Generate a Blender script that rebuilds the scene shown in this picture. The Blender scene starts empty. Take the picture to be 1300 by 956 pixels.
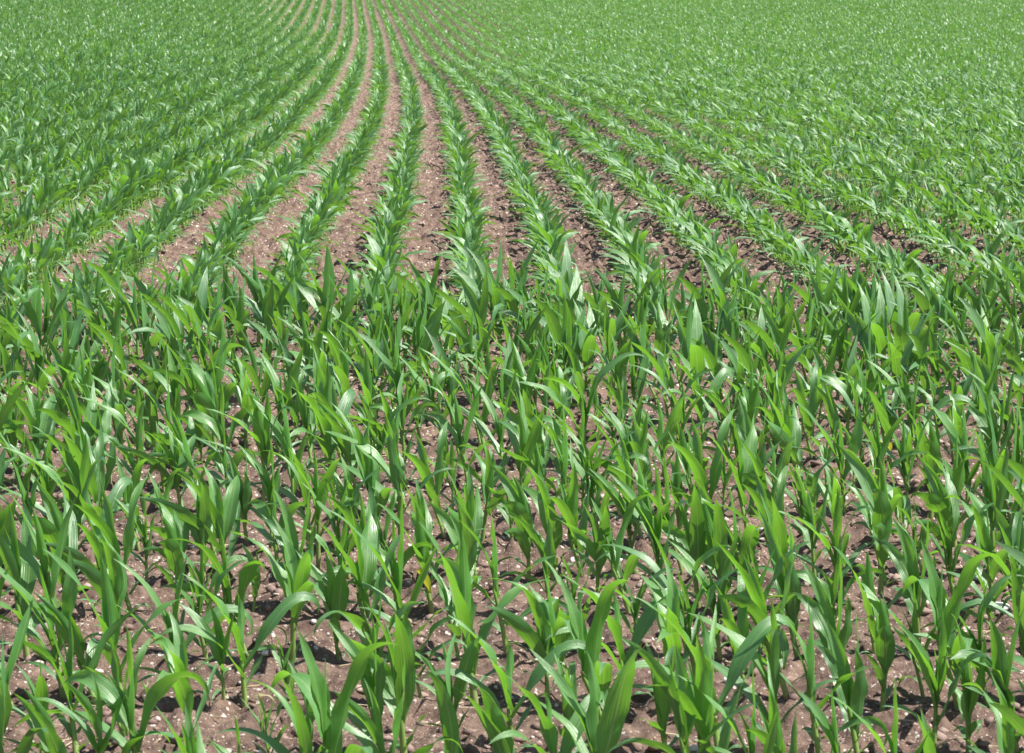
import bpy, math
import numpy as np

PI = math.pi
S = bpy.context.scene
COL = S.collection
rng = np.random.default_rng(7)

# ------------------------------------------------------------------ terrain
CAM_H = 2.34
TD = np.array([-400., 0, 22, 30, 45, 58, 76, 95, 109, 129, 147, 165, 188, 208, 229, 260, 320, 700])
TZ = np.array([0., 0, 0, .03, -.15, -.21, -.33, -.50, -.58, -.62, -.53, -.36, -.03, .30, .68, 1.4, 2.5, 4.0])
XD = np.array([-400., 10, 21, 29.5, 45, 58, 76, 109, 147, 188, 229, 300, 700])
XC = np.array([-.5, -.5, -.65, -.82, -1.15, -1.5, -2.15, -3.5, -5.1, -7.1, -9.2, -13., -35.])


def smooth_table(xs, ys, q, w):
    r = 0
    offs = np.linspace(-1, 1, 7)
    for o in offs:
        r = r + np.interp(q + o * w, xs, ys)
    return r / len(offs)


def macro_z(x, y):
    w = np.clip(y * .1, 2, 18)
    z = smooth_table(TD, TZ, y, w)
    # soft dips across the field
    z = z + np.clip((y - 30) / 60, 0, 1) * .10 * np.sin(x * .11 + 1.0 + y * .012) * np.clip(np.abs(x + 4) / 8, 0, 1)
    return z


def row_x(y):
    return smooth_table(XD, XC, y, np.clip(y * .08, 1, 15)) + .10


_T = rng.random((256, 256)).astype(np.float32)


def vnoise(x, y):
    xi = np.floor(x).astype(np.int64); yi = np.floor(y).astype(np.int64)
    fx = x - xi; fy = y - yi
    fx = fx * fx * (3 - 2 * fx); fy = fy * fy * (3 - 2 * fy)
    a = _T[yi & 255, xi & 255]; b = _T[yi & 255, (xi + 1) & 255]
    c = _T[(yi + 1) & 255, xi & 255]; d = _T[(yi + 1) & 255, (xi + 1) & 255]
    return (a + (b - a) * fx) * (1 - fy) + (c + (d - c) * fx) * fy


HEAD_END = 21.3                      # where the cross-sown headland stops and the long rows begin


def micro_z(x, y):
    n = (vnoise(x * 2.1, y * 2.1) - .5) * .030
    n += (vnoise(x * 7.3 + 9, y * 7.3) - .5) * .036
    c = vnoise(x * 17 + 31, y * 17 + 5)
    n += np.clip(c - .5, 0, 1) * .085
    n += (vnoise(x * 29 + 3, y * 29 + 77) - .5) * .020
    n = n * np.where(y < HEAD_END, 1.25, 1.6)
    # slight ridge along each seeded row, track between
    lat = np.where(y < HEAD_END, (y - 11.0) / .735, (x - row_x(y)) / .655 + .5)
    n += .013 * np.cos(2 * PI * lat)
    return n


# ------------------------------------------------------------------ helpers
def tag(o, label=None, cat=None, group=None, kind=None):
    if label: o['label'] = label
    if cat: o['category'] = cat
    if group: o['group'] = group
    if kind: o['kind'] = kind
    return o


def mesh_from(name, V, F, uv=None, tint=None, mats=(), midx=None, smooth=True):
    """V (n,3), F (m,4) quads or (m,3) tris"""
    me = bpy.data.meshes.new(name)
    V = np.ascontiguousarray(V, dtype=np.float32); F = np.ascontiguousarray(F, dtype=np.int32)
    m, k = F.shape
    me.vertices.add(len(V)); me.vertices.foreach_set('co', V.ravel())
    me.loops.add(m * k); me.loops.foreach_set('vertex_index', F.ravel())
    me.polygons.add(m)
    me.polygons.foreach_set('loop_start', np.arange(0, m * k, k, dtype=np.int32))
    me.polygons.foreach_set('loop_total', np.full(m, k, dtype=np.int32))
    for mt in mats: me.materials.append(mt)
    if midx is not None: me.polygons.foreach_set('material_index', np.ascontiguousarray(midx, dtype=np.int32))
    me.update(calc_edges=True)
    if smooth: me.polygons.foreach_set('use_smooth', np.ones(m, dtype=bool))
    if uv is not None:
        l = me.uv_layers.new(name='UVMap')
        l.data.foreach_set('uv', np.ascontiguousarray(uv[F.ravel()], dtype=np.float32).ravel())
    if tint is not None:
        a = me.attributes.new('tint', 'FLOAT', 'POINT')
        a.data.foreach_set('value', np.ascontiguousarray(tint, dtype=np.float32))
    me.update()
    return me


def link(name, me, parent=None, loc=(0, 0, 0)):
    o = bpy.data.objects.new(name, me); COL.objects.link(o)
    o.location = loc
    if parent: o.parent = parent
    return o


# ------------------------------------------------------------------ materials
def new_mat(name):
    m = bpy.data.materials.new(name); m.use_nodes = True
    nt = m.node_tree; nt.nodes.clear()
    out = nt.nodes.new('ShaderNodeOutputMaterial')
    return m, nt, out


def N(nt, t, **kw):
    n = nt.nodes.new(t)
    for k, v in kw.items(): setattr(n, k, v)
    return n


def math_n(nt, op, a, b=None, clamp=False):
    n = nt.nodes.new('ShaderNodeMath'); n.operation = op; n.use_clamp = clamp
    for i, v in enumerate((a, b)):
        if v is None: continue
        if isinstance(v, (int, float)): n.inputs[i].default_value = v
        else: nt.links.new(v, n.inputs[i])
    return n.outputs[0]


def mix_c(nt, f, a, b):
    n = nt.nodes.new('ShaderNodeMix'); n.data_type = 'RGBA'
    for i, v in ((0, f), (6, a), (7, b)):
        if isinstance(v, (int, float)): n.inputs[i].default_value = v
        elif isinstance(v, tuple): n.inputs[i].default_value = (*v, 1)
        else: nt.links.new(v, n.inputs[i])
    return n.outputs[2]


def ramp(nt, fac, stops, interp='LINEAR'):
    r = nt.nodes.new('ShaderNodeValToRGB'); r.color_ramp.interpolation = interp
    el = r.color_ramp.elements
    while len(el) > 1: el.remove(el[-1])
    el[0].position = stops[0][0]; el[0].color = (*stops[0][1], 1)
    for p, c in stops[1:]:
        e = el.new(p); e.color = (*c, 1)
    nt.links.new(fac, r.inputs[0])
    return r.outputs[0]


def leaf_material(name, young, old, trans_col, trans_fac, dry=False):
    m, nt, out = new_mat(name)
    uvn = N(nt, 'ShaderNodeUVMap', uv_map='UVMap')
    sep = N(nt, 'ShaderNodeSeparateXYZ'); nt.links.new(uvn.outputs[0], sep.inputs[0])
    u, v = sep.outputs[0], sep.outputs[1]
    tint = N(nt, 'ShaderNodeAttribute', attribute_name='tint').outputs['Fac']
    oi = N(nt, 'ShaderNodeObjectInfo')
    tint = math_n(nt, 'ADD', tint, math_n(nt, 'MULTIPLY', math_n(nt, 'SUBTRACT', oi.outputs['Random'], .42), .7), clamp=True)
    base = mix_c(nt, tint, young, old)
    # fine veins along the blade
    w = math_n(nt, 'SINE', math_n(nt, 'MULTIPLY', u, 66.0))
    geo = N(nt, 'ShaderNodeNewGeometry')
    nz = N(nt, 'ShaderNodeTexNoise'); nz.inputs['Scale'].default_value = 22; nz.inputs['Detail'].default_value = 3
    nt.links.new(geo.outputs['Position'], nz.inputs['Vector'])
    base = mix_c(nt, math_n(nt, 'MULTIPLY', nz.outputs[0], .45), base, tuple(c * 1.7 for c in young))
    veins = math_n(nt, 'MULTIPLY_ADD', w, .5); veins.node.inputs[2].default_value = .5
    base = mix_c(nt, math_n(nt, 'MULTIPLY', veins, .14), base, tuple(min(1, c * 2.2) for c in young))
    mp = N(nt, 'ShaderNodeMapping'); mp.inputs['Scale'].default_value = (16, 1.6, 1)
    nt.links.new(uvn.outputs[0], mp.inputs[0])
    stk = N(nt, 'ShaderNodeTexNoise'); stk.noise_dimensions = '4D'; stk.inputs['Scale'].default_value = 1.0; stk.inputs['Detail'].default_value = 3
    nt.links.new(mp.outputs[0], stk.inputs['Vector']); nt.links.new(math_n(nt, 'MULTIPLY', oi.outputs['Random'], 50.0), stk.inputs['W'])
    sk = ramp(nt, stk.outputs[0], [(.35, (0, 0, 0)), (.65, (1, 1, 1))])
    sks = N(nt, 'ShaderNodeSeparateColor'); nt.links.new(sk, sks.inputs[0]); sks = sks.outputs[0]
    base = mix_c(nt, math_n(nt, 'MULTIPLY', sks, .38), base, tuple(min(1, c * 1.9 + .02) for c in young))
    # pale midrib, narrowing to the tip
    du = math_n(nt, 'ABSOLUTE', math_n(nt, 'SUBTRACT', u, .5))
    wid = math_n(nt, 'MULTIPLY_ADD', v, -.030); wid.node.inputs[2].default_value = .050
    rib = math_n(nt, 'SUBTRACT', 1.0, math_n(nt, 'DIVIDE', du, wid), clamp=True)
    rib = math_n(nt, 'POWER', rib, .6)
    base = mix_c(nt, math_n(nt, 'MULTIPLY', rib, .75), base, (.36, .45, .20) if not dry else (.38, .33, .20))
    # paler collar where the blade leaves the stalk
    bas = math_n(nt, 'SUBTRACT', 1.0, math_n(nt, 'MULTIPLY', v, 9.0), clamp=True)
    base = mix_c(nt, math_n(nt, 'MULTIPLY', bas, .55), base, (.22, .32, .06))
    # underside is paler and duller
    base2 = mix_c(nt, math_n(nt, 'MULTIPLY', geo.outputs['Backfacing'], .35), base, (.10, .20, .07) if not dry else (.34, .29, .17))
    p = N(nt, 'ShaderNodeBsdfPrincipled')
    nt.links.new(base2, p.inputs['Base Color'])
    ro = math_n(nt, 'MULTIPLY_ADD', nz.outputs[0], .28); ro.node.inputs[2].default_value = .29
    nt.links.new(ro, p.inputs['Roughness'])
    p.inputs['IOR'].default_value = 1.5
    p.inputs['Specular IOR Level'].default_value = 1.0
    b = N(nt, 'ShaderNodeBump'); b.inputs['Strength'].default_value = .35; b.inputs['Distance'].default_value = .0015
    hgt = math_n(nt, 'ADD', math_n(nt, 'ADD', math_n(nt, 'MULTIPLY', sks, 1.5), math_n(nt, 'MULTIPLY', w, .5)), math_n(nt, 'MULTIPLY', rib, -2.0))
    hgt = math_n(nt, 'ADD', hgt, math_n(nt, 'MULTIPLY', nz.outputs[0], 2.5))
    nt.links.new(hgt, b.inputs['Height'])
    nt.links.new(b.outputs[0], p.inputs['Normal'])
    tr = N(nt, 'ShaderNodeBsdfTranslucent')
    tc = mix_c(nt, tint, trans_col, tuple(c * .6 for c in trans_col))
    tc = mix_c(nt, math_n(nt, 'MULTIPLY', sks, .45), tc, tuple(c * .45 for c in trans_col))
    tc = mix_c(nt, math_n(nt, 'MULTIPLY', rib, .6), tc, (.35, .42, .12))
    nt.links.new(tc, tr.inputs[0])
    nt.links.new(b.outputs[0], tr.inputs['Normal'])
    mx = N(nt, 'ShaderNodeMixShader'); mx.inputs[0].default_value = trans_fac
    nt.links.new(p.outputs[0], mx.inputs[1]); nt.links.new(tr.outputs[0], mx.inputs[2])
    nt.links.new(mx.outputs[0], out.inputs[0])
    return m


def stalk_material():
    m, nt, out = new_mat('stalk_green')
    uvn = N(nt, 'ShaderNodeUVMap', uv_map='UVMap')
    sep = N(nt, 'ShaderNodeSeparateXYZ'); nt.links.new(uvn.outputs[0], sep.inputs[0])
    c = ramp(nt, sep.outputs[1], [(0, (.24, .16, .09)), (.10, (.30, .34, .13)), (.4, (.24, .38, .09)), (1, (.14, .28, .05))])
    w = math_n(nt, 'SINE', math_n(nt, 'MULTIPLY', sep.outputs[0], 120.0))
    c = mix_c(nt, math_n(nt, 'MULTIPLY', math_n(nt, 'ADD', w, 1.0), .10), c, (.06, .14, .02))
    p = N(nt, 'ShaderNodeBsdfPrincipled'); nt.links.new(c, p.inputs['Base Color'])
    p.inputs['Roughness'].default_value = .42
    tr = N(nt, 'ShaderNodeBsdfTranslucent'); tr.inputs[0].default_value = (.35, .5, .08, 1)
    mx = N(nt, 'ShaderNodeMixShader'); mx.inputs[0].default_value = .2
    nt.links.new(p.outputs[0], mx.inputs[1]); nt.links.new(tr.outputs[0], mx.inputs[2])
    nt.links.new(mx.outputs[0], out.inputs[0])
    return m


def soil_material():
    m, nt, out = new_mat('soil')
    tc = N(nt, 'ShaderNodeTexCoord').outputs['Object']

    def noise(sc, det=6, rough=.6):
        n = N(nt, 'ShaderNodeTexNoise'); n.inputs['Scale'].default_value = sc
        n.inputs['Detail'].default_value = det; n.inputs['Roughness'].default_value = rough
        nt.links.new(tc, n.inputs['Vector']); return n.outputs[0]
    n1 = noise(1.3, 4); n2 = noise(14, 8, .7); n3 = noise(70, 5, .7)
    c = ramp(nt, n2, [(.36, (.034, .021, .017)), (.49, (.150, .100, .077)), (.67, (.325, .230, .172))])
    c = mix_c(nt, math_n(nt, 'MULTIPLY', n1, .3), c, (.24, .160, .122))
    n5 = noise(4.5, 3, .5)
    damp = ramp(nt, n5, [(.38, (1, 1, 1)), (.60, (0, 0, 0))])
    sd = N(nt, 'ShaderNodeSeparateColor'); nt.links.new(damp, sd.inputs[0])
    c = mix_c(nt, math_n(nt, 'MULTIPLY', sd.outputs[0], .26), c, (.070, .044, .034))
    c = mix_c(nt, math_n(nt, 'MULTIPLY', n3, .25), c, (.32, .22, .18))
    # chalky chips worked into the soil
    for sc, th, pk, col in ((20, .13, .86, (.66, .60, .55)), (34, .17, .80, (.64, .57, .51)), (62, .22, .80, (.60, .52, .46)), (130, .24, .80, (.50, .41, .35))):
        vo = N(nt, 'ShaderNodeTexVoronoi'); vo.inputs['Scale'].default_value = sc
        nt.links.new(tc, vo.inputs['Vector'])
        sel = N(nt, 'ShaderNodeSeparateColor'); nt.links.new(vo.outputs['Color'], sel.inputs[0])
        pick = math_n(nt, 'GREATER_THAN', sel.outputs[0], pk)
        rad = math_n(nt, 'LESS_THAN', vo.outputs['Distance'], math_n(nt, 'MULTIPLY', sel.outputs[1], th * 2))
        c = mix_c(nt, math_n(nt, 'MULTIPLY', math_n(nt, 'MULTIPLY', pick, rad), math_n(nt, 'GREATER_THAN', n5, .44)), c, col)
    p = N(nt, 'ShaderNodeBsdfPrincipled'); nt.links.new(c, p.inputs['Base Color'])
    p.inputs['Roughness'].default_value = .95; p.inputs['Specular IOR Level'].default_value = .15
    b1 = N(nt, 'ShaderNodeBump'); b1.inputs['Distance'].default_value = .02; b1.inputs['Strength'].default_value = .9
    nt.links.new(n2, b1.inputs['Height'])
    b2 = N(nt, 'ShaderNodeBump'); b2.inputs['Distance'].default_value = .020; b2.inputs['Strength'].default_value = .9
    nt.links.new(n3, b2.inputs['Height']); nt.links.new(b1.outputs[0], b2.inputs['Normal'])
    nt.links.new(b2.outputs[0], p.inputs['Normal'])
    nt.links.new(p.outputs[0], out.inputs[0])
    return m


def stone_material(name, ca, cb, scale=30, attr=False):
    m, nt, out = new_mat(name)
    tc = N(nt, 'ShaderNodeTexCoord').outputs['Object']
    n = N(nt, 'ShaderNodeTexNoise'); n.inputs['Scale'].default_value = scale; n.inputs['Detail'].default_value = 6
    nt.links.new(tc, n.inputs['Vector'])
    fac = n.outputs[0]
    if attr:
        fac = N(nt, 'ShaderNodeAttribute', attribute_name='tint').outputs['Fac']
    c = ramp(nt, fac, [(.25 if not attr else 0, ca), (.75 if not attr else 1, cb)])
    c = mix_c(nt, math_n(nt, 'MULTIPLY', n.outputs[0], .5), c, tuple(x * .6 for x in ca))
    p = N(nt, 'ShaderNodeBsdfPrincipled'); nt.links.new(c, p.inputs['Base Color'])
    p.inputs['Roughness'].default_value = .85
    b = N(nt, 'ShaderNodeBump'); b.inputs['Distance'].default_value = .003; b.inputs['Strength'].default_value = .7
    nt.links.new(n.outputs[0], b.inputs['Height']); nt.links.new(b.outputs[0], p.inputs['Normal'])
    nt.links.new(p.outputs[0], out.inputs[0])
    return m


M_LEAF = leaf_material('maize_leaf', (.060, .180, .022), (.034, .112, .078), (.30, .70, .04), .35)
M_DRY = leaf_material('withered_leaf', (.27, .23, .11), (.22, .16, .07), (.40, .34, .14), .3, dry=True)
M_YEL = leaf_material('yellowing_leaf', (.42, .46, .04), (.30, .38, .05), (.75, .75, .05), .4)
M_STALK = stalk_material()
M_SOIL = soil_material()


# ------------------------------------------------------------------ maize geometry
def leaf_arrays(base, phi, L, W, th0, bend, pw, twist, fold, wind, ruf, ph, segs, cross, tint, stalk_r=.008):
    t = np.linspace(0, 1, segs + 1)
    th = th0 + bend * t ** pw
    d = np.stack([np.sin(th) * math.cos(phi), np.sin(th) * math.sin(phi), np.cos(th)], 1)
    d[:, 0] -= wind * t ** 1.2
    d /= np.linalg.norm(d, axis=1, keepdims=True)
    P = np.zeros((segs + 1, 3))
    P[1:] = np.cumsum((d[1:] + d[:-1]) * .5 * (L / segs), 0)
    P += np.array(base) + np.array([math.cos(phi), math.sin(phi), 0]) * stalk_r * .6
    s0 = np.array([-math.sin(phi), math.cos(phi), 0.])
    side = s0 - d * (d @ s0)[:, None]
    side /= np.linalg.norm(side, axis=1, keepdims=True)
    nrm = np.cross(d, side)
    tw = twist * t ** 1.3
    sd = side * np.cos(tw)[:, None] + nrm * np.sin(tw)[:, None]
    nn = np.cross(d, sd)
    u = np.clip((t - .34) / .66, 0, 1)
    a = np.clip(t / .30, 0, 1); a = a * a * (3 - 2 * a)
    w = W * (.38 + .62 * a) * np.clip(1 - u ** 1.75, 0, 1)
    w = np.maximum(w, W * .02)
    s = np.linspace(-1, 1, cross + 1)
    fo = fold * (1.0 - .55 * t) + .9 * np.clip(1 - t / .18, 0, 1)
    r = ruf * np.sin(t * 17 + ph) * np.clip(t * 3, 0, 1)
    r2 = ruf * np.sin(t * 14 + ph * 2.3 + 1) * np.clip(t * 3, 0, 1)
    V = np.zeros((segs + 1, cross + 1, 3))
    for j, sj in enumerate(s):
        hw = np.abs(sj) ** 1.25 * w * fo + (r if sj > 0 else r2) * abs(sj) ** 2 * w
        wid = sj * w * np.cos(np.minimum(fo, 1.2) * .6)
        V[:, j] = P + sd * wid[:, None] + nn * hw[:, None]
    uu, vv = np.meshgrid((s + 1) / 2, t)
    uv = np.stack([uu, vv], 2).reshape(-1, 2)
    i = np.arange(segs)[:, None] * (cross + 1) + np.arange(cross)[None]
    i = i.ravel()
    F = np.stack([i, i + 1, i + cross + 2, i + cross + 1], 1)
    # orient so the upper side (nn) is the front
    tipdry = np.zeros(len(uv)) + tint
    return V.reshape(-1, 3), F[:, ::-1] if False else F, uv, tipdry


def stalk_arrays(h, r, lean, segs, sides, tint):
    t = np.linspace(0, 1, segs + 1)
    rr = r * (1.1 - .45 * t) * (1 + .10 * np.abs(np.sin(t * 9)))
    rr[-1] *= .45
    a = np.linspace(0, 2 * PI, sides, endpoint=False)
    V = np.zeros((segs + 1, sides, 3))
    V[:, :, 0] = (rr[:, None] * np.cos(a)) + (lean[0] * t ** 1.3 * h)[:, None]
    V[:, :, 1] = (rr[:, None] * np.sin(a)) + (lean[1] * t ** 1.3 * h)[:, None]
    V[:, :, 2] = (t * h)[:, None] - .012
    uu, vv = np.meshgrid(np.arange(sides) / sides, t)
    uv = np.stack([uu, vv], 2).reshape(-1, 2)
    F = []
    for i in range(segs):
        for j in range(sides):
            k = (j + 1) % sides
            F.append((i * sides + j, i * sides + k, (i + 1) * sides + k, (i + 1) * sides + j))
    return V.reshape(-1, 3), np.array(F), uv, np.zeros(len(uv)) + tint


LEAF_TAB = [  # height, length, half width, angle from vertical, bend, fold
    (.030, .13, .0085, 55, 60, .25),
    (.050, .21, .013, 46, 72, .28),
    (.085, .30, .020, 36, 62, .30),
    (.120, .38, .027, 26, 50, .32),
    (.155, .42, .031, 19, 42, .36),
    (.185, .39, .029, 12, 26, .50),
    (.205, .33, .022, 6, 14, .80),
    (.215, .22, .013, 2, 5, 1.1),
]
LODS = {0: dict(seg=16, cross=4, use=(0, 1, 2, 3, 4, 5, 6, 7), st=(8, 10)),
        1: dict(seg=7, cross=2, use=(0, 1, 2, 3, 4, 5, 6), st=(3, 5)),
        2: dict(seg=4, cross=2, use=(1, 2, 3, 4, 5, 6), st=(1, 3)),
        3: dict(seg=3, cross=1, use=(2, 3, 4, 5, 6), st=None)}


def gen_plant(r, lod, SPR=(.75, 1.25), WIND=(.05, .50), LK=1.0, WK=1.0):
    """returns dict(stalk=arrays, leaves=[arrays...])"""
    c = LODS[lod]
    phi0 = r.uniform(0, 2 * PI)
    wind = r.uniform(*WIND)
    H = r.uniform(.9, 1.12)
    lean = (r.normal(-.15, .12), r.normal(0, .08))
    Rst = r.uniform(.0075, .0105)
    out = []
    spread = r.uniform(*SPR)
    for i in c['use']:
        h, L, W, a0, bd, fold = LEAF_TAB[i]
        k = h / .215
        base = (lean[0] * k ** 1.3 * h * H, lean[1] * k ** 1.3 * h * H, h * H)
        phi = phi0 + (i % 2) * PI + r.normal(0, .42 if lod == 0 else .75) + (i * .10)
        L = L * r.uniform(.72, 1.15) * LK
        W = W * r.uniform(.66, 1.22) * WK
        th0 = math.radians(a0 * spread + r.normal(0, 6))
        bend = math.radians(bd * r.uniform(.3, 1.8) * spread)
        pw = r.uniform(1.2, 2.6)
        if i in (2, 3, 4, 5) and r.random() < .28: bend += math.radians(r.uniform(40, 85)); pw = r.uniform(2, 3.4)      # tip arches right over
        tw = r.normal(0, 1.0)
        tint = np.clip({0: 1.0, 1: .95, 2: .75, 3: .5, 4: .32, 5: .18, 6: .05, 7: 0}[i] + r.normal(0, .20), 0, 1)
        out.append(leaf_arrays(base, phi, L, W, th0, bend, pw, tw, fold * r.uniform(.8, 1.3), wind * (.4 + .6 * (i > 1)),
                               r.uniform(.08, .34), r.uniform(0, 6), c['seg'], c['cross'], tint, Rst))
    st = stalk_arrays(.225 * H, Rst, lean, c['st'][0], c['st'][1], .3) if c['st'] else None
    return dict(stalk=st, leaves=out)


# ------------------------------------------------------------------ plant positions
CX = 4130.0                     # focal length in photo pixels (1300 wide)


def photo_x(x, y):
    return 650 + CX * x / y


head_rows = [8.75, 9.5, 10.25] + [11.0 + .735 * k for k in range(15)]   # rows sown across the view
near, rest = [], []
for ri, D in enumerate(head_rows):
    half = .157 * D
    ext = half + 3.5
    x = -ext + rng.uniform(0, .15)
    while x < ext:
        if rng.random() > .035:
            px, py = x + rng.normal(0, .012), D + rng.normal(0, .028) + .012 * x
            inside = abs(px) < .1565 * py
            (near if inside else rest).append((px, py, ri))
        x += rng.normal(.136, .026)
near.sort(key=lambda p: (p[2], p[0]))
# the 300 nearest in view are individuals, the others join the rest of the crop
cut = 300
spill = near[cut:]; near = near[:cut]
pts = [(p[0], p[1]) for p in rest] + [(p[0], p[1]) for p in spill]

P = np.array(pts)
allp = [P]
for k in range(-125, 125):
    ys = np.cumsum(rng.normal(.112, .026, 2500)) + HEAD_END + rng.uniform(0, .15)
    ys = ys[ys < 262]
    ys = ys[vnoise(ys * .8, ys * 0 + k * 3.7) + .25 * rng.random(len(ys)) < 1.07]     # missed seeds
    xs = row_x(ys) + (k + .5) * .655 - {1: .03, 2: .08}.get(k, .09 if k > 2 else 0) + rng.normal(0, .014, len(ys)) + .02 * np.sin(ys * .7 + k)
    keep = (np.abs(xs) < .170 * ys + 2.2) & (rng.random(len(ys)) > .03)
    allp.append(np.stack([xs[keep], ys[keep]], 1))
P = np.concatenate(allp)
# a straggling gap or two in the far rows
gapn = vnoise(P[:, 0] * .55 + 40, P[:, 1] * .12)

dist = P[:, 1]
lodi = np.where(dist < 36, 1, np.where(dist < 95, 2, 3))


def build_rest():
    Vs, Fs, UVs, Ts, Ms = [], [], [], [], []
    off = 0
    for lod, np_ in ((1, 70), (2, 60), (3, 60)):
        idx = np.where(lodi == lod)[0]
        which = rng.integers(0, np_, len(idx))
        if lod == 1:
            hd = P[idx, 1] < HEAD_END - .1
            which = np.where(hd, rng.integers(0, 22, len(idx)), rng.integers(22, np_, len(idx)))
        for k in range(np_):
            ii = idx[which == k]
            if len(ii) == 0: continue
            far_rows = lod > 1 or k >= 22          # the first forms are kept for the headland rows
            pl = gen_plant(rng, lod, ((1.1, 1.8) if k >= 22 else (.9, 1.4)) if lod == 1 else (1.2, 1.9), (.05, .55) if lod == 1 else (.0, .35),
                           .72 if far_rows else .95, .86 if far_rows else 1.0)
            parts = [(a, 0) for a in pl['leaves']] + ([(pl['stalk'], 1)] if pl['stalk'] else [])
            v, f, u, t, m = [], [], [], [], []
            o = 0
            for a, mi in parts:
                v.append(a[0]); f.append(a[1] + o); u.append(a[2]); t.append(a[3]); m.append(np.full(len(a[1]), mi)); o += len(a[0])
            v = np.concatenate(v); f = np.concatenate(f); u = np.concatenate(u); t = np.concatenate(t); m = np.concatenate(m)
            n = len(ii)
            ang = rng.normal(0, .30, n) + (rng.random(n) < .35) * PI * (lod > 0) * 0
            sc = rng.normal(.90, .13, n).clip(.45, 1.2) * np.where(P[ii, 1] < HEAD_END, 1.0, .89)
            sc = sc * (.92 + .25 * vnoise(P[ii, 0] * .4, P[ii, 1] * .15))
            side = np.abs(P[ii, 0] - row_x(P[ii, 1]) - .3)           # the crop stands fuller away from the centre passes
            full = np.clip((side - 1.7) / 1.2, 0, 1) * np.where(P[ii, 0] > row_x(P[ii, 1]), .0, 1.0) * np.clip((P[ii, 1] - 23) / 14, 0, 1)
            sc = sc * (1 + .21 * full + .03 * np.clip((P[ii, 1] - 60) / 60, 0, 1))
            zf = np.where(P[ii, 1] < HEAD_END, 1.0, .94 + .16 * full)
            tx = rng.normal(0, .05, n); ty = rng.normal(0, .05, n)
            ca, sa = np.cos(ang), np.sin(ang)
            X = v[None, :, 0] * ca[:, None] - v[None, :, 1] * sa[:, None] + v[None, :, 2] * tx[:, None]
            Y = v[None, :, 0] * sa[:, None] + v[None, :, 1] * ca[:, None] + v[None, :, 2] * ty[:, None]
            Z = np.repeat(v[None, :, 2], n, 0) * zf[:, None]
            px, py = P[ii, 0], P[ii, 1]
            pz = macro_z(px, py) + micro_z(px, py) - .004
            X = X * np.where(P[ii, 1] < HEAD_END, 1.0, 1.26 - .18 * full)[:, None]
            W = np.stack([X * sc[:, None] + px[:, None], Y * sc[:, None] + py[:, None], Z * sc[:, None] + pz[:, None]], 2)
            Vs.append(W.reshape(-1, 3).astype(np.float32))
            Fs.append((f[None] + (np.arange(n) * len(v))[:, None, None] + off).reshape(-1, 4).astype(np.int32))
            UVs.append(np.tile(u, (n, 1)).astype(np.float32))
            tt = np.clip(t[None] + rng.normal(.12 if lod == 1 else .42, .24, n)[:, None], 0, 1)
            Ts.append(tt.ravel().astype(np.float32)); Ms.append(np.tile(m, n))
            off += n * len(v)
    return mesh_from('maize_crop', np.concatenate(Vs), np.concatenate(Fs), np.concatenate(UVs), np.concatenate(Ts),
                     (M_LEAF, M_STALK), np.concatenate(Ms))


crop = link('maize_crop', build_rest())
tag(crop, 'dense green maize crop in long rows running away up the field', 'maize crop', kind='stuff')

# ------------------------------------------------------------------ the individual plants
protos = []
r0 = np.random.default_rng(21)
for k in range(44):
    pl = gen_plant(r0, 0, (.8, 1.35), (.15, .75))
    a = pl['stalk']
    st = mesh_from('stalk', a[0], a[1], a[2], a[3], (M_STALK,))
    lv = [mesh_from('leaf', a[0], a[1], a[2], a[3], (M_LEAF,)) for a in pl['leaves']]
    # describe the form from what was really built
    top = np.concatenate([a[0] for a in pl['leaves']])
    hi = top[:, 2].max(); wx = top[:, 0]
    cx = (top[top[:, 2] > .3 * hi][:, 0]).mean()
    sp = wx.max() - wx.min()
    protos.append(dict(st=st, lv=lv, h=hi, cx=cx, sp=sp))

ORD = ['', 'first', 'second', 'third', 'fourth', 'fifth', 'sixth', 'seventh', 'eighth', 'ninth', 'tenth', 'eleventh', 'twelfth',
       'thirteenth', 'fourteenth', 'fifteenth', 'sixteenth', 'seventeenth', 'eighteenth', 'nineteenth', 'twentieth']
ROWN = ['front row', 'second row', 'third row', 'fourth row', 'fifth row', 'sixth row', 'seventh row', 'eighth row',
        'ninth row', 'tenth row', 'eleventh row', 'twelfth row', 'thirteenth row', 'fourteenth row']
bleach = [(-1.39, 12.9), (2.26, 15.6), (-1.85, 16.6)]
yellow = [(-.33, 12.0), (1.79, 15.2), (.65, 16.8)]


def nearest(pt, used):
    best = sorted(range(len(near)), key=lambda i: (near[i][0] - pt[0]) ** 2 + (near[i][1] - pt[1]) ** 2)
    for i in best:
        if i not in used: return i


used = {}
for b in bleach: used[nearest(b, used)] = 'bleach'
for b in yellow: used[nearest(b, used)] = 'yellow'
order = {}
for ri in range(len(head_rows)):
    mem = [i for i, p in enumerate(near) if p[2] == ri]
    mem.sort(key=lambda i: near[i][0] / near[i][1])
    for j, i in enumerate(mem): order[i] = (j + 1, len(mem))

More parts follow.
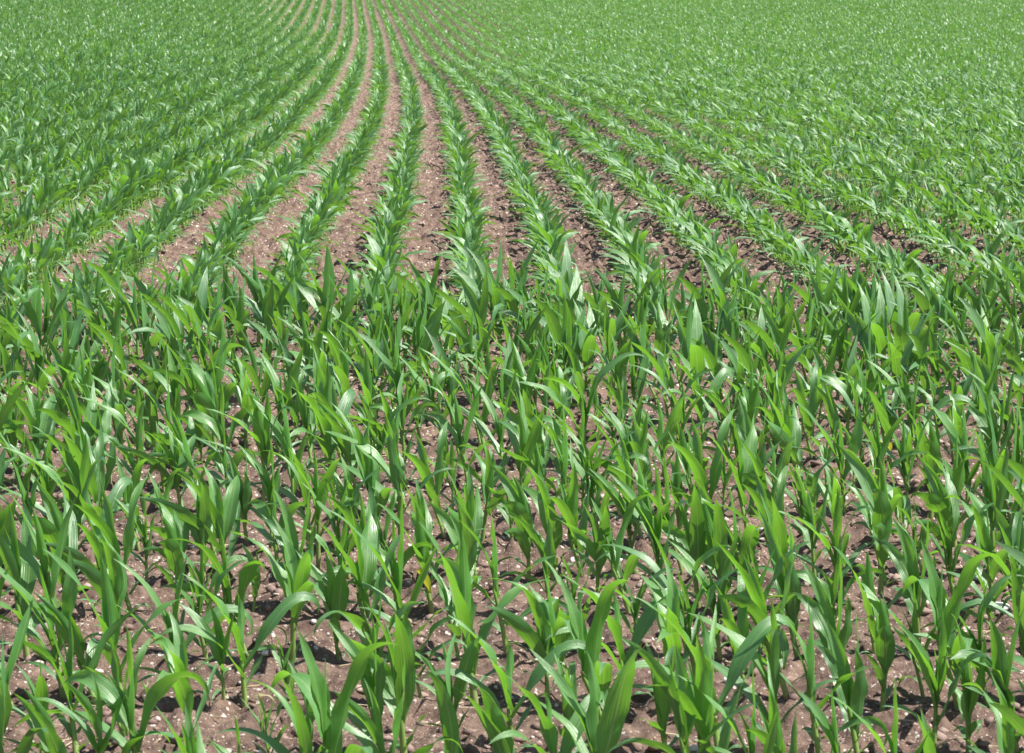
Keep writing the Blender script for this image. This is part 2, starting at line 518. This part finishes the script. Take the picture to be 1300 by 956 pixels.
for i, (x, y, ri) in enumerate(near):
    k = int(rng.integers(0, len(protos))); pr = protos[k]
    sc = float(np.clip(rng.normal(.87, .12), .50, 1.12))
    if rng.random() < .05: sc *= .62
    root = bpy.data.objects.new('maize_plant', None); COL.objects.link(root)
    z = float(macro_z(np.array([x]), np.array([y]))[0] + micro_z(np.array([x]), np.array([y]))[0]) - .004
    root.location = (x, y, z); root.scale = (sc,) * 3
    root.rotation_euler = (rng.normal(0, .05), rng.normal(0, .06), rng.normal(0, .28))
    root.empty_display_size = .05
    h = pr['h'] * sc
    size = 'tall' if h > .50 else 'stunted' if h < .34 else 'small' if h < .41 else 'broad' if pr['sp'] * sc > .55 else 'slender' if pr['sp'] * sc < .38 else 'medium'
    lean = ' leaning left' if pr['cx'] < -.085 else ' leaning right' if pr['cx'] > .03 else ''
    j, n = order[i]
    if j <= (n + 1) // 2: pos = ORD[j] + ' from left'
    else: pos = ORD[n + 1 - j] + ' from right'
    if pos.startswith('first'): pos = 'leftmost' if 'left' in pos else 'rightmost'
    rn = 'row at the very bottom edge' if ri == 0 else ROWN[ri] + ' from the bottom'
    lab = f'{size} maize plant{lean}, {pos} in the {rn}'
    sp = used.get(i)
    if sp == 'bleach': lab = f'maize plant with a dried leaf, {pos} in the {rn}'
    if sp == 'yellow': lab = f'maize plant with a yellowing leaf, {pos} in the {rn}'
    tag(root, lab, 'maize plant', 'young maize plants in the headland rows')
    link('stalk', pr['st'], root)
    withered = rng.random() < .30
    for q, me in enumerate(pr['lv']):
        if rng.random() < .05 and q < 2: continue              # a lost lower leaf
        if withered and q == 0:
            me = me.copy(); me.materials[0] = M_DRY
            link('leaf', me, root)['label'] = 'withered pale first leaf'
        elif sp and q == (3 if sp == 'bleach' else 2):
            me = me.copy(); me.materials[0] = M_DRY if sp == 'bleach' else M_YEL
            o = link('leaf', me, root)
            o['label'] = 'dried pale straw coloured leaf' if sp == 'bleach' else 'yellowing leaf'
        else:
            link('leaf', me, root)

# ------------------------------------------------------------------ ground
def axis(lo, hi, fine, k, centre=None):
    out = [lo]
    while out[-1] < hi: out.append(out[-1] + max(fine, k * abs(out[-1])))
    return out


xs = [0.]
while xs[-1] < 900:
    a = xs[-1]; xs.append(a + (.021 if a < 3.6 else .021 + (a - 3.6) * .022))
xs = np.array(sorted([-v for v in xs[1:]] + xs))
ys = [7.5]
while ys[-1] < 1200:
    a = ys[-1]; ys.append(a + (.021 if a < 23 else .021 + (a - 23) * .0022))
back = [7.5]
while back[-1] > -300: back.append(back[-1] - (.05 + (7.5 - back[-1]) * .12))
ys = np.array(back[::-1][:-1] + ys)
GX, GY = np.meshgrid(xs, ys)
fade = np.clip(1.2 - np.maximum(np.abs(GX) / 60, GY / 300), 0, 1)
GZ = macro_z(GX, GY) + micro_z(GX, GY) * fade * 1.0
nx, ny = len(xs), len(ys)
i = (np.arange(ny - 1)[:, None] * nx + np.arange(nx - 1)[None]).ravel()
F = np.stack([i, i + 1, i + nx + 1, i + nx], 1)
g = link('ground', mesh_from('ground', np.stack([GX, GY, GZ], 2).reshape(-1, 3), F, mats=(M_SOIL,)))
tag(g, kind='structure')
print('ground verts', nx * ny, 'plants', len(P), 'near', len(near))


# ------------------------------------------------------------------ stones, pebbles and clods
def ico(sub=1):
    import bmesh
    bm = bmesh.new(); bmesh.ops.create_icosphere(bm, subdivisions=sub, radius=1)
    v = np.array([p.co[:] for p in bm.verts]); f = np.array([[q.index for q in fc.verts] for fc in bm.faces]); bm.free()
    return v, f


iv, if_ = ico(1)


def scatter(name, n, dmin, dmax, rmin, rmax, mat, flat, sink, seed, power=2.5):
    r = np.random.default_rng(seed)
    D = dmin + (dmax - dmin) * r.random(n) ** 1.35
    X = (r.random(n) * 2 - 1) * (.165 * D + .8)
    keep = vnoise(X * 1.9 + seed, D * 1.9) + .5 * vnoise(X * 6, D * 6 + seed) > .58
    D = D[keep]; X = X[keep]; n = len(D)
    R = rmin + (rmax - rmin) * r.random(n) ** power
    Z = macro_z(X, D) + micro_z(X, D)
    vs = []
    shp = r.normal(1, .22, (n, len(iv), 1)).clip(.55, 1.6)
    V = iv[None] * shp
    V[:, :, 2] *= r.uniform(flat[0], flat[1], n)[:, None]
    V[:, :, 0] *= r.uniform(.7, 1.3, n)[:, None]
    a = r.uniform(0, 2 * PI, n); ca, sa = np.cos(a)[:, None], np.sin(a)[:, None]
    W = np.stack([V[..., 0] * ca - V[..., 1] * sa, V[..., 0] * sa + V[..., 1] * ca, V[..., 2]], 2) * R[:, None, None]
    W[..., 0] += X[:, None]; W[..., 1] += D[:, None]; W[..., 2] += (Z + R * sink)[:, None]
    F = (if_[None] + (np.arange(n) * len(iv))[:, None, None]).reshape(-1, 3)
    t = np.repeat(r.random(n), len(iv))
    return link(name, mesh_from(name, W.reshape(-1, 3), F, tint=t, mats=(mat,), smooth=False))


M_PEB = stone_material('chalk_pebble', (.22, .15, .12), (.68, .62, .55), 60, attr=True)
M_CLOD = stone_material('soil_clod', (.16, .10, .08), (.32, .225, .185), 60, attr=True)
p = scatter('pebbles', 21000, 8.0, 60, .0025, .019, M_PEB, (.35, .7), .15, 3, 3.0)
tag(p, 'small pale pebbles and chalk chips scattered over the brown soil', 'pebbles', kind='stuff')
p = scatter('soil_clods', 46000, 8.0, 60, .004, .027, M_CLOD, (.45, .8), .1, 4, 2.6)
_c = p
tag(p, 'crumbly brown clods lying between the maize rows', 'soil clods', kind='stuff')


# straw and dead stalk bits left on the soil
rs = np.random.default_rng(12); n = 1500
D = rs.uniform(8.7, 34, n); X = (rs.random(n) * 2 - 1) * (.165 * D + .5)
Ls = rs.uniform(.012, .055, n); a = rs.uniform(0, PI, n); wd = rs.uniform(.001, .0025, n)
zz = macro_z(X, D) + micro_z(X, D) + .006
dx, dy = np.cos(a), np.sin(a); V = []
for (sl_, sw, up) in ((-1, -1, 0), (1, -1, 0), (1, 1, 0), (-1, 1, 0), (-1, 0, 1), (1, 0, 1)):
    V.append(np.stack([X + dx * Ls * sl_ - dy * wd * sw, D + dy * Ls * sl_ + dx * wd * sw, zz + wd * 1.5 * up + Ls * .12 * sl_ * np.sin(a * 7)], 1))
V = np.stack(V, 1)
Fq = np.array([(0, 1, 5, 4), (3, 4, 5, 2), (0, 3, 2, 1)])
F = (Fq[None] + (np.arange(n) * 6)[:, None, None]).reshape(-1, 4)
M_STRAW = stone_material('straw', (.34, .26, .15), (.62, .52, .34), 40, attr=True)
p = link('straw_bits', mesh_from('straw_bits', V.reshape(-1, 3), F, tint=np.repeat(rs.random(n), 6), mats=(M_STRAW,), smooth=False))
tag(p, 'short straw bits of dead plant lying on the soil', 'straw', kind='stuff')


def stone(x, y, rx, ry, rz, mat, label, seed, rot=0):
    v, f = ico(3); r = np.random.default_rng(seed)
    ph = r.uniform(0, 6, 6)
    d = 1 + .10 * np.sin(v[:, 0] * 2.6 + ph[0]) + .09 * np.sin(v[:, 1] * 3.3 + ph[1]) + .08 * np.sin(v[:, 2] * 3 + v[:, 0] * 4 + ph[2]) + .03 * np.sin(v[:, 1] * 9 + ph[3])
    v = v * d[:, None]
    for _ in range(5):                                 # chipped facets
        n = r.normal(0, 1, 3); n /= np.linalg.norm(n); h = r.uniform(.70, .9)
        q = v @ n; v = v - np.outer(np.clip(q - h, 0, None) * .85, n)
    v = v * np.array([rx, ry, rz])
    z = float(macro_z(np.array([x]), np.array([y]))[0] + micro_z(np.array([x]), np.array([y]))[0])
    o = link('stone', mesh_from('stone', v, f, mats=(mat,)), loc=(x, y, z + rz * .35))
    o.rotation_euler = (r.normal(0, .1), r.normal(0, .1), rot)
    tag(o, label, 'stone', 'loose stones on the soil')


M_PALE = stone_material('pale_stone', (.55, .45, .41), (.74, .66, .62), 25)
M_WHITE = stone_material('white_stone', (.68, .64, .60), (.85, .82, .78), 25)
M_GREY = stone_material('grey_stone', (.22, .18, .19), (.36, .31, .33), 25)
M_TAN = stone_material('tan_stone', (.38, .27, .21), (.55, .42, .34), 25)


def gp(px, py):
    s = (py + 28) / CAM_H
    return (px - 650) / s, CX / s


for (px, py, w, hgt, mt, lab) in [
    (1048, 776, .040, .022, M_PALE, 'rounded pinkish pale stone beside a small weed, right of centre in the foreground'),
    (1273, 794, .060, .020, M_WHITE, 'flat bright white stone at the right edge of the foreground'),
    (333, 862, .018, .011, M_WHITE, 'small white stone near the bottom edge, left of centre'),
    (51, 812, .045, .024, M_GREY, 'purplish grey stone near the left edge of the foreground'),
    (627, 701, .018, .012, M_GREY, 'small bluish grey stone between rows near the centre'),
    (790, 716, .022, .013, M_WHITE, 'white stone on open soil right of the centre of the picture'),
    (1286, 702, .022, .013, M_PALE, 'small pale stone at the right edge, behind the flat white one'),
    (104, 772, .020, .012, M_WHITE, 'oval white stone on bare soil at the left of the foreground'),
    (607, 742, .018, .011, M_PALE, 'small pinkish stone below the centre between two maize rows'),
    (1082, 858, .022, .013, M_TAN, 'tan stone near the bottom right on bare soil'),
    (930, 880, .024, .014, M_WHITE, 'whitish stone in the bottom strip of soil, right of centre'),
    (455, 905, .026, .015, M_TAN, 'brownish tan stone in the bottom strip of soil, left of centre'),
]:
    x, y = gp(px, py)
    stone(x, y, w, w * .75, hgt, mt, lab, px, rot=px * .37)


# ------------------------------------------------------------------ weeds
def weed(x, y, n, hgt, broad, label, seed, name='weed'):
    r = np.random.default_rng(seed)
    z = float(macro_z(np.array([x]), np.array([y]))[0] + micro_z(np.array([x]), np.array([y]))[0])
    root = bpy.data.objects.new(name, None); COL.objects.link(root); root.location = (x, y, z)
    root.empty_display_size = .03
    tag(root, label, 'weed', 'weeds between the maize rows')
    for k in range(n):
        phi = r.uniform(0, 2 * PI)
        a = leaf_arrays((0, 0, r.uniform(0, hgt * .5) if broad else 0), phi, hgt * r.uniform(.6, 1.1),
                        (hgt * .17 if broad else .0022), math.radians(r.uniform(15, 70)), math.radians(r.uniform(10, 60)), 1.5,
                        r.normal(0, .4), .25, .1, .2, r.uniform(0, 6), 8, 2, r.uniform(.1, .6), .001)
        link('leaf', mesh_from('leaf', a[0], a[1], a[2], a[3], (M_LEAF,)), root)
    if broad:
        a = stalk_arrays(hgt * .6, .0018, (0, 0), 3, 6, .3)
        link('stem', mesh_from('stem', a[0], a[1], a[2], a[3], (M_STALK,)), root)


for (px, py, n, h, b, lab) in [
    (1067, 778, 14, .045, True, 'small leafy weed on the right of the rounded pinkish stone'),
    (690, 858, 12, .10, False, 'tuft of thin wild grass low in the foreground, right of centre'),
    (955, 700, 8, .05, True, 'tiny broadleaf weed between rows at the right, beyond the pinkish stone'),
    (430, 640, 9, .06, True, 'leafy seedling weed on the soil left of centre'),
    (178, 905, 10, .08, False, 'thin grass tuft in the bottom strip of soil at the left'),
]:
    x, y = gp(px, py)
    weed(x, y, n, h, b, lab, px, 'grass_tuft' if not b else 'weed')

# ------------------------------------------------------------------ camera
cam = bpy.data.cameras.new('camera'); co = bpy.data.objects.new('camera', cam); COL.objects.link(co)
S.camera = co
cam.sensor_width = 36; cam.lens = 36 * CX / 1300
co.location = (0, 0, CAM_H)
co.rotation_euler = (math.radians(90) - math.atan(506 / CX), 0, 0)
cam.clip_start = .1; cam.clip_end = 3000
cam.dof.use_dof = True; cam.dof.focus_distance = 17; cam.dof.aperture_fstop = 16

# ------------------------------------------------------------------ light
SUN_EL, SUN_AZ = 57, 102          # azimuth measured clockwise from +Y (the view direction): to the right
w = bpy.data.worlds.new('World'); S.world = w; w.use_nodes = True
nt = w.node_tree; nt.nodes.clear()
sky = nt.nodes.new('ShaderNodeTexSky'); sky.sky_type = 'NISHITA'; sky.sun_disc = False
sky.sun_elevation = math.radians(SUN_EL); sky.sun_rotation = math.radians(SUN_AZ)
bg = nt.nodes.new('ShaderNodeBackground'); bg.inputs[1].default_value = .078
wo = nt.nodes.new('ShaderNodeOutputWorld')
nt.links.new(sky.outputs[0], bg.inputs[0]); nt.links.new(bg.outputs[0], wo.inputs[0])
sl = bpy.data.lights.new('sun', 'SUN'); sl.energy = 5.0; sl.angle = math.radians(.53); sl.color = (1, .96, .90)
so = bpy.data.objects.new('sun', sl); COL.objects.link(so)
# direction from the scene to the sun
el, az = math.radians(SUN_EL), math.radians(SUN_AZ)
from mathutils import Vector
dv = Vector((math.sin(az) * math.cos(el), math.cos(az) * math.cos(el), math.sin(el)))
so.rotation_euler = dv.to_track_quat('Z', 'Y').to_euler()
so.location = (0, 0, 30)

S.view_settings.view_transform = 'Standard'; S.view_settings.look = 'None'
S.view_settings.gamma = 1; S.view_settings.exposure = 1.05
S.render.resolution_x = 1024; S.render.resolution_y = 753
S.cycles.max_bounces = 8; S.cycles.transmission_bounces = 6
